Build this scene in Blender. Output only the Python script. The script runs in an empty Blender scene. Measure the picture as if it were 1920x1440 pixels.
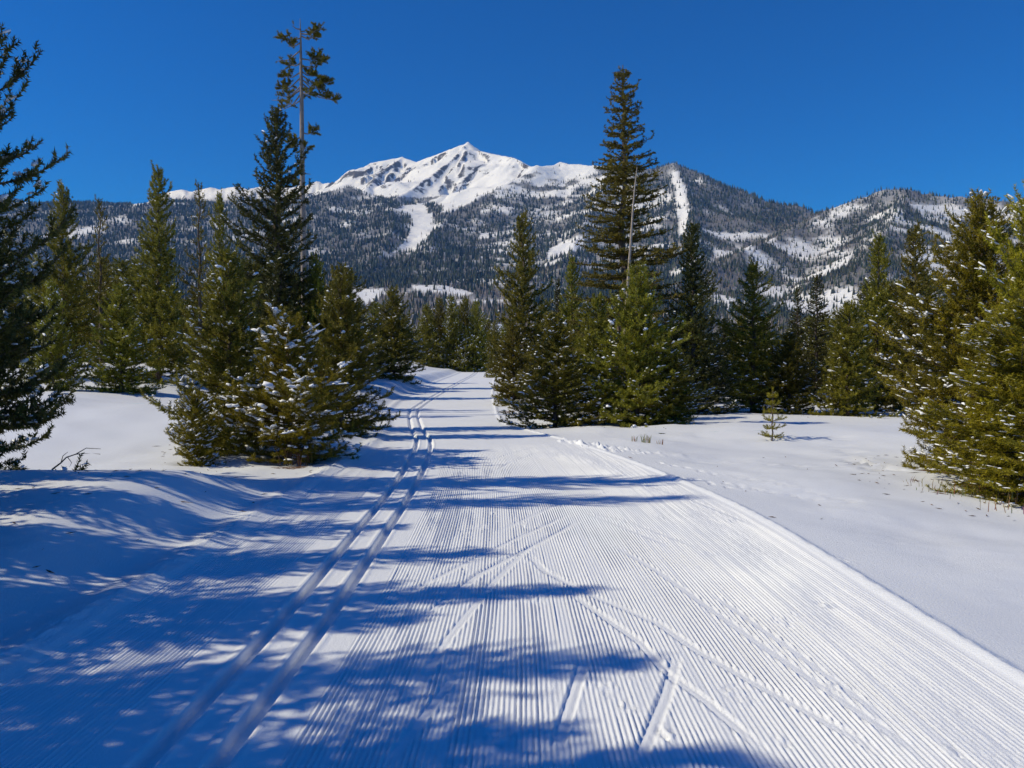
import bpy, math, random
import numpy as np

# ------------------------------------------------------------------ camera, sky, sun, exposure
scene = bpy.context.scene
COL = scene.collection
F, CX, HZ, EYE = 1423.0, 960.0, 686.0, 1.7      # focal length (px of the 1920 photo), centre column, eye-level row, eye height
SUN_EL, SUN_FWD = 39.0, -8.0                      # sun: left of the view, a little ahead of the camera

cam_data = bpy.data.cameras.new('camera')
cam_data.sensor_width = 36.0
cam_data.lens = 36.0 * F / 1920.0
cam_data.clip_start = 0.05
cam_data.clip_end = 40000.0
cam = bpy.data.objects.new('camera', cam_data)
cam.location = (0, 0, EYE)
cam.rotation_euler = (math.radians(90) - math.atan((720.0 - HZ) / F), 0, 0)
COL.objects.link(cam)
scene.camera = cam

world = bpy.data.worlds.new('World')
scene.world = world
world.use_nodes = True
wn, wl = world.node_tree.nodes, world.node_tree.links
wn.clear()
sky = wn.new('ShaderNodeTexSky')
sky.sky_type = 'NISHITA'
sky.sun_disc = False
sky.sun_elevation = math.radians(SUN_EL)
sky.sun_rotation = math.radians(-90 + SUN_FWD)
sky.altitude = 2800
sky.air_density = 1.0
sky.dust_density = 0.0
sky.ozone_density = 10.0
hsv = wn.new('ShaderNodeHueSaturation')
hsv.inputs['Saturation'].default_value = 1.40
hsv.inputs['Hue'].default_value = 0.509
hsv.inputs['Value'].default_value = 1.0
bg = wn.new('ShaderNodeBackground')
bg.inputs['Strength'].default_value = 0.135
wo = wn.new('ShaderNodeOutputWorld')
wl.new(sky.outputs[0], hsv.inputs['Color'])
wl.new(hsv.outputs[0], bg.inputs['Color'])
wl.new(bg.outputs[0], wo.inputs['Surface'])

sun_data = bpy.data.lights.new('sun', 'SUN')
sun_data.energy = 3.8
sun_data.angle = math.radians(0.53)
sun_data.color = (1.0, 0.92, 0.70)
sun = bpy.data.objects.new('sun', sun_data)
el, fw = math.radians(SUN_EL), math.radians(SUN_FWD)
SUNDIR = np.array([-math.cos(fw) * math.cos(el), math.sin(fw) * math.cos(el), math.sin(el)])
from mathutils import Vector
sun.rotation_euler = Vector(SUNDIR).to_track_quat('Z', 'Y').to_euler()
sun.location = (-30, 5, 40)
COL.objects.link(sun)

vs = scene.view_settings
vs.view_transform = 'Standard'
vs.look = 'None'
vs.exposure = 0.0
vs.gamma = 1.0
vs.use_curve_mapping = False
scene.render.engine = 'CYCLES'
scene.cycles.use_denoising = True
scene.cycles.max_bounces = 6
scene.cycles.diffuse_bounces = 3
scene.cycles.transparent_max_bounces = 4
scene.cycles.volume_bounces = 0

# ------------------------------------------------------------------ helpers
def mesh_np(name, V, Fa, mats, smooth=False, col=None, midx=None):
    """one mesh from numpy arrays; Fa is (n,3) or (n,4)"""
    V = np.ascontiguousarray(V, dtype=np.float32)
    Fa = np.ascontiguousarray(Fa, dtype=np.int32)
    k = Fa.shape[1]
    me = bpy.data.meshes.new(name)
    me.vertices.add(len(V)); me.vertices.foreach_set('co', V.ravel())
    me.loops.add(Fa.size); me.loops.foreach_set('vertex_index', Fa.ravel())
    me.polygons.add(len(Fa))
    me.polygons.foreach_set('loop_start', np.arange(0, Fa.size, k, dtype=np.int32))
    me.polygons.foreach_set('loop_total', np.full(len(Fa), k, dtype=np.int32))
    for m in (mats if isinstance(mats, (list, tuple)) else [mats]):
        me.materials.append(m)
    if midx is not None:
        me.polygons.foreach_set('material_index', np.ascontiguousarray(midx, dtype=np.int32))
    me.polygons.foreach_set('use_smooth', np.full(len(Fa), smooth, dtype=bool))
    if col is not None:
        a = me.color_attributes.new('tint', 'FLOAT_COLOR', 'POINT')
        c = np.ones((len(V), 4), dtype=np.float32); c[:, :3] = col
        a.data.foreach_set('color', c.ravel())
    me.update(calc_edges=True)
    return me

def link(name, me, parent=None):
    o = bpy.data.objects.new(name, me)
    COL.objects.link(o)
    if parent is not None:
        o.parent = parent
    return o

def tag(o, label=None, cat=None, group=None, kind=None):
    for k, v in (('label', label), ('category', cat), ('group', group), ('kind', kind)):
        if v:
            o[k] = v
    return o

_perm = np.random.RandomState(7).permutation(4096)
_ang = np.random.RandomState(8).rand(4096) * 2 * math.pi
_gx, _gy = np.cos(_ang), np.sin(_ang)
def noise2(x, y, seed=0):
    """gradient noise, about -0.7..0.7"""
    x = np.asarray(x, float) + seed * 17.31; y = np.asarray(y, float) - seed * 9.73
    xi = np.floor(x).astype(np.int64); yi = np.floor(y).astype(np.int64)
    fx = x - xi; fy = y - yi
    ux = fx * fx * fx * (fx * (fx * 6 - 15) + 10); uy = fy * fy * fy * (fy * (fy * 6 - 15) + 10)
    def g(a, b):
        h = _perm[(_perm[(xi + a) & 4095] + yi + b) & 4095]
        return _gx[h] * (fx - a) + _gy[h] * (fy - b)
    n0 = g(0, 0) + ux * (g(1, 0) - g(0, 0)); n1 = g(0, 1) + ux * (g(1, 1) - g(0, 1))
    return n0 + uy * (n1 - n0)
def fbm(x, y, oct=4, seed=0, gain=0.5):
    s, a = 0, 1.0
    for i in range(oct):
        s = s + a * noise2(x * 2 ** i, y * 2 ** i, seed + i * 3); a *= gain
    return s
def ridged(x, y, oct=4, seed=0):
    s, a = 0, 1.0
    for i in range(oct):
        s = s + a * (1 - 2.2 * np.abs(noise2(x * 2 ** i, y * 2 ** i, seed + i * 5))); a *= 0.5
    return s
def sst(a, b, x):
    t = np.clip((x - a) / (b - a), 0, 1)
    return t * t * (3 - 2 * t)
def smooth_interp(x, pts):
    """smooth curve through (x, v) points (cubic Hermite)"""
    p = np.array(pts, float); xs, vs_ = p[:, 0], p[:, 1]
    m = np.gradient(vs_, xs)
    x = np.clip(np.asarray(x, float), xs[0], xs[-1])
    i = np.clip(np.searchsorted(xs, x) - 1, 0, len(xs) - 2)
    h = xs[i + 1] - xs[i]; t = (x - xs[i]) / h
    return ((2*t**3-3*t**2+1)*vs_[i] + (t**3-2*t**2+t)*h*m[i] + (-2*t**3+3*t**2)*vs_[i+1] + (t**3-t**2)*h*m[i+1])

# ------------------------------------------------------------------ materials
def nodes_of(name):
    m = bpy.data.materials.new(name); m.use_nodes = True
    nt = m.node_tree; nt.nodes.clear()
    out = nt.nodes.new('ShaderNodeOutputMaterial')
    return m, nt, out
def nd(nt, t, **kw):
    n = nt.nodes.new(t)
    for k, v in kw.items():
        if k.startswith('i_'):
            n.inputs[k[2:].replace('_', ' ')].default_value = v
        else:
            setattr(n, k, v)
    return n
def ramp(nt, stops):
    n = nt.nodes.new('ShaderNodeValToRGB')
    e = n.color_ramp.elements
    while len(e) < len(stops): e.new(0.5)
    for q, (p, c) in zip(e, stops):
        q.position = p; q.color = (*c, 1)
    return n

def snow_material(name, grain, bump, base=(0.90, 0.91, 0.93)):
    m, nt, out = nodes_of(name); L = nt.links
    tc = nd(nt, 'ShaderNodeTexCoord')
    n1 = nd(nt, 'ShaderNodeTexNoise', i_Scale=grain, i_Detail=4.0, i_Roughness=0.7)
    n2 = nd(nt, 'ShaderNodeTexNoise', i_Scale=0.7, i_Detail=3.0)
    L.new(tc.outputs['Object'], n1.inputs['Vector']); L.new(tc.outputs['Object'], n2.inputs['Vector'])
    cr = ramp(nt, [(0.3, tuple(b * 0.965 for b in base)), (0.7, base)])
    L.new(n2.outputs['Fac'], cr.inputs['Fac'])
    bp = nd(nt, 'ShaderNodeBump', i_Strength=bump, i_Distance=0.012)
    L.new(n1.outputs['Fac'], bp.inputs['Height'])
    p = nd(nt, 'ShaderNodeBsdfPrincipled', i_Roughness=0.55)
    p.inputs['Specular IOR Level'].default_value = 0.25
    L.new(cr.outputs[0], p.inputs['Base Color']); L.new(bp.outputs[0], p.inputs['Normal'])
    L.new(p.outputs[0], out.inputs['Surface'])
    return m

def ground_material():
    """snow with needle litter and bare soil where the 'tint' attribute says so"""
    m = snow_material('snow_field', 55.0, 0.55, (0.80, 0.815, 0.84))
    nt = m.node_tree; L = nt.links
    p = [n for n in nt.nodes if n.type == 'BSDF_PRINCIPLED'][0]
    cr = [n for n in nt.nodes if n.type == 'VALTORGB'][0]
    at = nd(nt, 'ShaderNodeAttribute', attribute_name='tint')
    tc = nd(nt, 'ShaderNodeTexCoord')
    n3 = nd(nt, 'ShaderNodeTexNoise', i_Scale=22.0, i_Detail=5.0, i_Roughness=0.75)
    L.new(tc.outputs['Object'], n3.inputs['Vector'])
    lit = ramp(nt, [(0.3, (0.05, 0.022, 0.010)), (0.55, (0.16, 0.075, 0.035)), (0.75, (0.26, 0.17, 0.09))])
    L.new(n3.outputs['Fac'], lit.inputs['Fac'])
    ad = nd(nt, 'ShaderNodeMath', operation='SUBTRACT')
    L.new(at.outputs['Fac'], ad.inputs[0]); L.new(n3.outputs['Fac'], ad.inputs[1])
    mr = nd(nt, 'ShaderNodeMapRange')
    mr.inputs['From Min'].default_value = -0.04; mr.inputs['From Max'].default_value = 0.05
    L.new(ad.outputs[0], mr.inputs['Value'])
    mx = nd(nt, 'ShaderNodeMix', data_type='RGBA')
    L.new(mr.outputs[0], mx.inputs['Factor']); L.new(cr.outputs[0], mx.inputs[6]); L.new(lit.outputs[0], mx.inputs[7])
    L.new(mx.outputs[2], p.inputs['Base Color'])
    return m

def needle_material(name, dark, light, trans=0.25, hue_var=0.03):
    m, nt, out = nodes_of(name); L = nt.links
    tc = nd(nt, 'ShaderNodeTexCoord'); oi = nd(nt, 'ShaderNodeObjectInfo')
    n = nd(nt, 'ShaderNodeTexNoise', i_Scale=3.2, i_Detail=4.0, i_Roughness=0.65)
    L.new(tc.outputs['Object'], n.inputs['Vector'])
    cr = ramp(nt, [(0.32, dark), (0.68, light)])
    L.new(n.outputs['Fac'], cr.inputs['Fac'])
    hs = nd(nt, 'ShaderNodeHueSaturation')
    a = nd(nt, 'ShaderNodeMapRange'); a.inputs['To Min'].default_value = 0.5 - hue_var; a.inputs['To Max'].default_value = 0.5 + hue_var
    b = nd(nt, 'ShaderNodeMapRange'); b.inputs['To Min'].default_value = 0.75; b.inputs['To Max'].default_value = 1.2
    L.new(oi.outputs['Random'], a.inputs['Value']); L.new(oi.outputs['Random'], b.inputs['Value'])
    L.new(a.outputs[0], hs.inputs['Hue']); L.new(b.outputs[0], hs.inputs['Value']); L.new(cr.outputs[0], hs.inputs['Color'])
    d = nd(nt, 'ShaderNodeBsdfPrincipled', i_Roughness=0.5)
    d.inputs['Specular IOR Level'].default_value = 0.3
    t = nd(nt, 'ShaderNodeBsdfTranslucent')
    L.new(hs.outputs[0], d.inputs['Base Color']); L.new(hs.outputs[0], t.inputs['Color'])
    mx = nd(nt, 'ShaderNodeMixShader', i_Fac=trans)
    L.new(d.outputs[0], mx.inputs[1]); L.new(t.outputs[0], mx.inputs[2])
    L.new(mx.outputs[0], out.inputs['Surface'])
    return m

def bark_material(name, c0, c1, scale=9.0):
    m, nt, out = nodes_of(name); L = nt.links
    tc = nd(nt, 'ShaderNodeTexCoord')
    mp = nd(nt, 'ShaderNodeMapping'); mp.inputs['Scale'].default_value = (4, 4, 1)
    n = nd(nt, 'ShaderNodeTexNoise', i_Scale=scale, i_Detail=6.0, i_Roughness=0.7)
    L.new(tc.outputs['Object'], mp.inputs['Vector']); L.new(mp.outputs[0], n.inputs['Vector'])
    cr = ramp(nt, [(0.3, c0), (0.7, c1)]); L.new(n.outputs['Fac'], cr.inputs['Fac'])
    bp = nd(nt, 'ShaderNodeBump', i_Strength=0.6, i_Distance=0.02); L.new(n.outputs['Fac'], bp.inputs['Height'])
    p = nd(nt, 'ShaderNodeBsdfPrincipled', i_Roughness=0.85)
    L.new(cr.outputs[0], p.inputs['Base Color']); L.new(bp.outputs[0], p.inputs['Normal']); L.new(p.outputs[0], out.inputs['Surface'])
    return m

def tint_material(name, rough=0.9):
    m, nt, out = nodes_of(name)
    at = nd(nt, 'ShaderNodeAttribute', attribute_name='tint')
    p = nd(nt, 'ShaderNodeBsdfPrincipled', i_Roughness=rough)
    p.inputs['Specular IOR Level'].default_value = 0.1
    nt.links.new(at.outputs['Color'], p.inputs['Base Color']); nt.links.new(p.outputs[0], out.inputs['Surface'])
    return m

def mountain_material():
    """snow with rock where 'tint' says so, broken up by noise and steepness"""
    m, nt, out = nodes_of('mountain_snow_rock'); L = nt.links
    at = nd(nt, 'ShaderNodeAttribute', attribute_name='tint')
    tc = nd(nt, 'ShaderNodeTexCoord'); geo = nd(nt, 'ShaderNodeNewGeometry')
    n = nd(nt, 'ShaderNodeTexNoise', i_Scale=0.022, i_Detail=10.0, i_Roughness=0.80)
    L.new(tc.outputs['Object'], n.inputs['Vector'])
    ad = nd(nt, 'ShaderNodeMath', operation='SUBTRACT')
    sp = nd(nt, 'ShaderNodeSeparateColor'); L.new(at.outputs['Color'], sp.inputs[0])
    L.new(sp.outputs[0], ad.inputs[0]); L.new(n.outputs['Fac'], ad.inputs[1])
    mr = nd(nt, 'ShaderNodeMapRange')
    mr.inputs['From Min'].default_value = -0.04; mr.inputs['From Max'].default_value = 0.06
    L.new(ad.outputs[0], mr.inputs['Value'])
    rock = ramp(nt, [(0.3, (0.06, 0.058, 0.060)), (0.7, (0.17, 0.155, 0.15))]); L.new(n.outputs['Fac'], rock.inputs['Fac'])
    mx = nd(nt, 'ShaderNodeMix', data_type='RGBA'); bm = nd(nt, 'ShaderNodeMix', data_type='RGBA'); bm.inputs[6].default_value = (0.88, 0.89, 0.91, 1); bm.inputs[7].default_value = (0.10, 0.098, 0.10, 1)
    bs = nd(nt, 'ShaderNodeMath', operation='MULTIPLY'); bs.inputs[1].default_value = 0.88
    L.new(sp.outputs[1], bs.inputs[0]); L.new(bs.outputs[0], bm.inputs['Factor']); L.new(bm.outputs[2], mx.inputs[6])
    L.new(mr.outputs[0], mx.inputs['Factor']); L.new(rock.outputs[0], mx.inputs[7])
    bp = nd(nt, 'ShaderNodeBump', i_Strength=0.55, i_Distance=12.0); L.new(n.outputs['Fac'], bp.inputs['Height'])
    p = nd(nt, 'ShaderNodeBsdfPrincipled', i_Roughness=0.8)
    p.inputs['Specular IOR Level'].default_value = 0.1
    L.new(mx.outputs[2], p.inputs['Base Color']); L.new(bp.outputs[0], p.inputs['Normal']); L.new(p.outputs[0], out.inputs['Surface'])
    return m

M_GROUND = ground_material()
M_TRAIL = snow_material('groomed_snow', 90.0, 0.5, (0.87, 0.88, 0.895))
M_SNOWCAP = snow_material('branch_snow', 30.0, 0.3, (0.91, 0.92, 0.935))
M_OLIVE = needle_material('pine_needles', (0.120, 0.115, 0.008), (0.460, 0.390, 0.020), 0.30, 0.012)
M_PINE = needle_material('pine_needles_deep', (0.085, 0.086, 0.009), (0.360, 0.315, 0.030), 0.28, 0.015)
M_FIR = needle_material('fir_needles', (0.030, 0.035, 0.009), (0.140, 0.135, 0.024), 0.22, 0.01)
M_SPRUCE = needle_material('spruce_needles', (0.085, 0.080, 0.013), (0.300, 0.250, 0.034), 0.26, 0.01)
M_BARK = bark_material('pine_bark', (0.055, 0.038, 0.027), (0.17, 0.12, 0.09))
M_PALEBARK = bark_material('grey_bark', (0.16, 0.125, 0.10), (0.36, 0.30, 0.25))
M_SNAG = bark_material('bleached_wood', (0.26, 0.20, 0.15), (0.48, 0.40, 0.32))
M_FOREST = tint_material('far_forest')
M_MOUNTAIN = mountain_material()
M_GRASS = tint_material('dry_grass')

# ------------------------------------------------------------------ terrain functions
RUT = [(-10, -1.40), (3.2, -1.42), (5, -1.40), (7.7, -1.44), (10, -1.50), (13.2, -1.66), (17, -1.98), (20, -2.45), (24, -3.05), (30, -3.85), (36, -4.12), (42, -4.25), (60, -4.2), (80, -4.2), (100, -4.6), (130, -5.5)]
LEFT = [(-10, -2.78), (3.2, -2.78), (8.1, -2.78), (11, -2.85), (15, -2.9), (19, -3.15), (22, -3.55), (26, -4.2), (31, -4.9), (36, -5.35), (52, -5.9), (65, -6.1), (80, -6.2), (100, -6.5), (130, -7.4)]
RIGHT = [(-10, 2.72), (4, 2.72), (9.7, 2.62), (11.9, 2.33), (15.7, 1.6), (17.8, 1.08), (20, 0.5), (22.6, -0.1), (26.6, -0.5), (32, -0.75), (45, -1.2), (60, -1.5), (80, -1.9), (100, -2.6), (130, -3.6)]
TRAILZ = [(-10, 0), (10, 0), (16, 0.0), (19, -0.03), (23, -0.10), (30, -0.08), (36, -0.04), (42, 0.02), (52, 0.2), (60, 0.36), (80, 0.66), (100, 0.95), (140, 1.0), (4000, 1.0)]
rut_x = lambda d: smooth_interp(d, RUT)
left_x = lambda d: smooth_interp(d, LEFT)
right_x = lambda d: smooth_interp(d, RIGHT)

def px_ground(px, py, z=0.0):
    d = (EYE - z) * F / (py - HZ)
    return (px - CX) / F * d, d

def seg_dist(x, y, a, b):
    ax, ay = a; bx, by = b
    vx, vy = bx - ax, by - ay
    t = np.clip(((x - ax) * vx + (y - ay) * vy) / (vx * vx + vy * vy), 0, 1)
    return np.hypot(x - ax - t * vx, y - ay - t * vy), t

# skate strokes on the trail: image polylines turned into ground points, half-width, depth
STROKES = [([(1075, 962), (960, 1015), (835, 1078), (715, 1142)], .030, .010),
           ([(1095, 972), (1000, 1025), (900, 1078), (765, 1182)], .034, .013),
           ([(985, 1035), (1020, 1072), (1110, 1118), (1235, 1170), (1310, 1222), (1420, 1285), (1560, 1362), (1700, 1442)], .032, .011),
           ([(1055, 1105), (1120, 1150), (1200, 1205), (1250, 1262), (1330, 1320), (1470, 1442)], .030, .012),
           ([(1098, 1235), (1075, 1310), (1043, 1415)], .033, .013),
           ([(1272, 1230), (1250, 1310), (1195, 1445)], .034, .013),
           ([(1085, 958), (1160, 985), (1260, 1025)], .030, .008),
           ([(1085, 955), (1190, 982), (1320, 1032)], .024, .006),
           ([(1130, 1010), (1240, 1075), (1400, 1190), (1600, 1330), (1760, 1440)], .030, .005), ([(1010, 1010), (930, 1090), (840, 1200), (760, 1330)], .030, .005), ([(1180, 900), (1290, 935), (1420, 990)], .03, .006), ([(1150, 920), (1040, 950), (930, 1000)], .03, .006), ([(1330, 1110), (1480, 1215), (1690, 1370)], .026, .004), ([(860, 1260), (800, 1340), (720, 1445)], .028, .006), ([(900, 870), (960, 850), (1000, 840)], .03, .006), ([(1010, 850), (960, 866), (930, 882)], .03, .006)]
STROKES_W = [([px_ground(*p) for p in pl], w, dp) for pl, w, dp in STROKES]
SCUFFS = [(1005, 1120, .16), (1390, 1305, .12), (1185, 1265, .12), (1140, 1300, .10), (925, 1385, .13), (1560, 1292, .08), (1180, 1330, .07), (980, 985, .12), (750, 1120, .10), (900, 990, .1)]
_q = random.Random(9)
SCUFFS += [(_q.uniform(700, 1800), _q.uniform(960, 1420), _q.uniform(.04, .10)) for _ in range(26)]
SCUFFS_W = [(*px_ground(a, b), r) for a, b, r in SCUFFS]
# footprints: a ploughed path on the right and lines of small animal tracks
POST = []
_r = random.Random(5)
for k in range(26):
    t = k / 25
    POST.append((*px_ground(1565 + 75 * t + _r.uniform(-9, 9), 812 + 52 * t + _r.uniform(-3, 3), .1), _r.uniform(.10, .17), .10))
for k in range(22):
    t = k / 21
    POST.append((*px_ground(1640 - 190 * t + _r.uniform(-4, 4), 860 - 2 * t + _r.uniform(-2, 2), .1), _r.uniform(.05, .10), .05))
for k in range(14):
    t = k / 13
    POST.append((*px_ground(1615 + 60 * t + _r.uniform(-10, 10), 845 + 22 * t + _r.uniform(-4, 4), .1), _r.uniform(.10, .18), .11))
for (x0, y0, x1, y1, n) in ((1235, 858, 1590, 918, 15), (1260, 880, 1440, 905, 8), (1170, 800, 1420, 820, 12), (1330, 895, 1600, 920, 10)):
    for k in range(n):
        t = k / (n - 1)
        POST.append((*px_ground(x0 + (x1 - x0) * t + _r.uniform(-6, 6), y0 + (y1 - y0) * t + _r.uniform(-1.5, 1.5), .1), .055, .035))
LUMPS = []
for k in range(34):
    t = _r.random()
    LUMPS.append((*px_ground(1050 + 130 * t + _r.uniform(-6, 6), 826 + 18 * t + _r.uniform(-4, 4), .03), _r.uniform(.04, .09), _r.uniform(.03, .07)))
for k in range(40):
    t = _r.random()
    LUMPS.append((*px_ground(1180 + 240 * t, 842 + 16 * t + _r.uniform(-3, 3), .05), _r.uniform(.03, .07), _r.uniform(.015, .04)))
# bare needle litter: (x, y, radius)
LITTER = []
TREE_WELLS = [((px - CX) / F * dd, dd, rr, .10) for px, dd, rr in ((540, 13.3, .7), (430, 14.4, .8), (366, 13.0, .4), (640, 18, .8), (1040, 22, 1.0), (1195, 21.5, 1.0), (1118, 23.5, .9), (1262, 21.5, .8), (1838, 14.2, 1.1), (1925, 10.8, 1.0), (1590, 25, 1.0), (1412, 27, 1.1), (1449, 17.6, .2))]

def base_z(x, d):
    """snow surface without the fine grooming"""
    x = np.asarray(x, float); d = np.asarray(d, float)
    z = smooth_interp(np.minimum(d, 139), TRAILZ)
    l, r = left_x(d), right_x(d)
    s = l - x
    # left bank: swells whose crests follow the trees
    bankh = smooth_interp(np.clip(d, -10, 140), [(-10, .22), (2, .24), (5, .26), (7.4, .33), (9.0, .38), (9.8, .32), (11.2, .08), (12.4, .02), (14, .10), (16, .38), (18.5, .46), (21, .30), (24, .30), (30, .50), (36, .42), (45, .62), (60, .55), (80, .40), (140, .4)])
    wide = sst(0.0, 1.7, s)
    zl = bankh * wide + 0.05 * np.exp(-((s - .12) / .16) ** 2)
    # ground climbing gently away to the left, behind the first bank
    zl = zl + sst(1.0, 9.0, s) * smooth_interp(np.clip(d, -10, 140), [(-10, .05), (8, .02), (12, .0), (15, .10), (18, .40), (22, .80), (26, 1.0), (32, 1.15), (46, 1.3), (60, 1.2), (140, .8)])
    q = x - r
    zr = 0.032 * np.exp(-((q - .06) / .06) ** 2) + sst(.0, 2.5, q) * smooth_interp(np.clip(d, -10, 140), [(-10, .03), (8, .05), (12, .07), (16, .02), (20, .10), (24, .16), (30, .15), (60, .3), (140, .3)])
    zr = zr - np.clip(q, 0, 6) * .045 * (1 - sst(12, 19, d))
    zz = z + np.where(s > -0.25, zl, 0) * sst(-.25, .02, s) + np.where(q > -.2, zr, 0) * sst(-.2, .02, q)
    off = np.maximum(sst(.1, 1.5, s), sst(.1, 1.5, q))
    zz = zz + off * (.14 * fbm(x * .26, d * .26, 3, 1) + .022 * fbm(x * 1.3, d * 1.1, 3, 5) + .004 * fbm(x * 3.2, d * 7.0, 2, 6))
    zz = zz + .02 * (1 - off) * noise2(x * .5, d * .25, 9)
    return zz

def ground_z(x, d):
    return float(base_z(np.array([x]), np.array([d]))[0])

def fine_z(x, d, grooves):
    """grooming, ruts, strokes, footprints added to base_z; grooves 0..1 fades the corduroy"""
    z = base_z(x, d)
    l, r, c = left_x(d), right_x(d), rut_x(d)
    u = x - c
    inside = sst(.02, .10, x - l) * sst(.03, .10, r - x)
    # ski ruts
    rutd = 0
    for off in (-.155, .155):
        w = np.abs(u - off + .004 * noise2(d * .9, off * 9, 3))
        rutd = rutd + (1 - sst(.041, .052, w)) * .060 - .006 * np.exp(-((w - .075) / .02) ** 2)
    near = 1 - sst(95, 125, d)
    z = z - rutd * near
    # corduroy
    pitch = .0272
    wob = .006 * noise2(u * .5, d * .35, 21) + .0025 * noise2(u * 2.0, d * 1.6, 22)
    ph = (u + wob) / pitch * 2 * math.pi
    cord = inside * np.maximum(sst(.40, .46, u), sst(.42, .50, -u))
    wear = np.clip(.80 + .75 * fbm(x * 1.1, d * .35, 3, 31) + .5 * noise2(u * 18, d * 1.3, 33), .12, 1.2)
    seam = np.exp(-((u - 1.02) / .05) ** 2) + np.exp(-((u - 1.62) / .04) ** 2) + np.exp(-((x - r + .62) / .10) ** 2) + np.exp(-((u - .62) / .03) ** 2)
    seamn = np.clip(seam, 0, 1) * np.clip(.5 + 1.2 * noise2(x * 5, d * 1.1, 41), 0, 1)
    rb = np.exp(-((x - r + .45) / .16) ** 2) * np.clip(.55 + 1.3 * fbm(x * 2.2, d * .8, 3, 43), 0, 1)
    seamn = np.clip(seamn + .8 * rb, 0, 1)
    prof = np.sin(ph) + .18 * np.sin(2 * ph + .6)
    flat = np.zeros_like(x)
    for pts, w, dp in STROKES_W:
        dm = np.full_like(x, 9.0); ax = min(p[0] for p in pts) - .3; bx = max(p[0] for p in pts) + .3
        ay = min(p[1] for p in pts) - .3; by = max(p[1] for p in pts) + .3
        k = (x > ax) & (x < bx) & (d > ay) & (d < by)
        if not k.any(): continue
        xk, dk = x[k], d[k]; mm = np.full(xk.shape, 9.0); ends = np.ones(xk.shape); n = len(pts) - 1
        for i in range(n):
            q, t = seg_dist(xk, dk, pts[i], pts[i + 1])
            g = q < mm
            mm = np.where(g, q, mm); tt = (i + t) / n
            ends = np.where(g, np.minimum(sst(-.02, .16, tt), sst(-.02, .16, 1 - tt)), ends)
        f = (1 - sst(w * .85, w * 1.15, mm)) * ends
        flat[k] = np.maximum(flat[k], f)
        zk = z[k]; zk = zk - dp * f * (.5 + .5 * np.clip(mm / w, 0, 1)) + .007 * ends * np.exp(-((mm - w * 1.35) / (w * .3)) ** 2) * (.5 + noise2(xk * 30, dk * 30, 51))
        z[k] = zk
    for (sx, sy, rad) in SCUFFS_W:
        k = (np.abs(x - sx) < rad * 2) & (np.abs(d - sy) < rad * 3)
        if not k.any(): continue
        q = np.hypot(x[k] - sx, (d[k] - sy) * .7) / rad
        f = (1 - sst(.5, 1.2, q)) * np.clip(.6 + noise2(x[k] * 12, d[k] * 12, 61), 0, 1)
        flat[k] = np.maximum(flat[k], f * .9)
        z[k] += f * .026 * fbm(x[k] * 26, d[k] * 26, 3, 63)
    gi = np.floor((u + wob) / pitch + .25); gh = np.abs(np.sin(gi * 12.9898) * 43758.5453) % 1.0
    amp = .0078 * np.clip(.35 + 1.1 * gh, .35, 1.15) * wear * (1 - .65 * seamn) * (1 - flat) * grooves
    z = z + cord * amp * prof
    z = z + inside * (.0016 + .006 * seamn) * fbm(x * 34, d * 30, 2, 71) * grooves
    # edge crumbs on the berms
    eb = np.exp(-((l - x - .10) / .07) ** 2) + .6 * np.exp(-((x - r - .09) / .05) ** 2)
    z = z + eb * (.02 * fbm(x * 9, d * 7, 3, 81) + .008 * fbm(x * 30, d * 30, 2, 82)) * (1 - sst(14, 30, d))
    for (fx_, fy_, rad, dep) in POST:
        k = (np.abs(x - fx_) < rad * 3) & (np.abs(d - fy_) < rad * 3)
        if not k.any(): continue
        q = np.hypot(x[k] - fx_, d[k] - fy_) / rad
        z[k] += -dep * (1 - sst(.45, 1.0, q)) + dep * .35 * np.exp(-((q - 1.25) / .3) ** 2) * (.6 + noise2(x[k] * 11, d[k] * 11, 91))
    for (fx_, fy_, rad, h) in LUMPS:
        k = (np.abs(x - fx_) < rad * 2) & (np.abs(d - fy_) < rad * 2)
        if not k.any(): continue
        q = np.hypot(x[k] - fx_, d[k] - fy_) / rad
        z[k] += h * np.sqrt(np.clip(1 - q * q, 0, 1))
    for (wx, wy, rad, dep) in TREE_WELLS:
        k = (np.abs(x - wx) < rad * 2) & (np.abs(d - wy) < rad * 2)
        if k.any():
            q = np.hypot(x[k] - wx, d[k] - wy) / rad
            z[k] -= dep * (1 - sst(.3, 1.2, q))
    return z

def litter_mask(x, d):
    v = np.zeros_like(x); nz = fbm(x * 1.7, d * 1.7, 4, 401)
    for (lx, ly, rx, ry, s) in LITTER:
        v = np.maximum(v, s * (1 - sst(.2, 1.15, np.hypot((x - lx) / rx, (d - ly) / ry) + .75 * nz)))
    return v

def grid_faces(nr, nc, keep=None):
    i = np.arange(nr * nc).reshape(nr, nc)
    f = np.stack([i[:-1, :-1], i[:-1, 1:], i[1:, 1:], i[1:, :-1]], -1).reshape(-1, 4)
    return f if keep is None else f[keep]
def compact(V, Fa, col=None):
    used, inv = np.unique(Fa, return_inverse=True)
    return V[used], inv.reshape(Fa.shape), (None if col is None else col[used])

# litter patches under the near pines (image points turned into ground points)
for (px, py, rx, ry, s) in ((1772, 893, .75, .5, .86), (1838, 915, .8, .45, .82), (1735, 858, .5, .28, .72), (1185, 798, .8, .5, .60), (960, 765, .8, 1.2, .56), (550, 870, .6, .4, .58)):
    gx, gy = px_ground(px, py, -.14 if px > 1700 else .08); LITTER.append((gx, gy, rx, ry, s))

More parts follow.
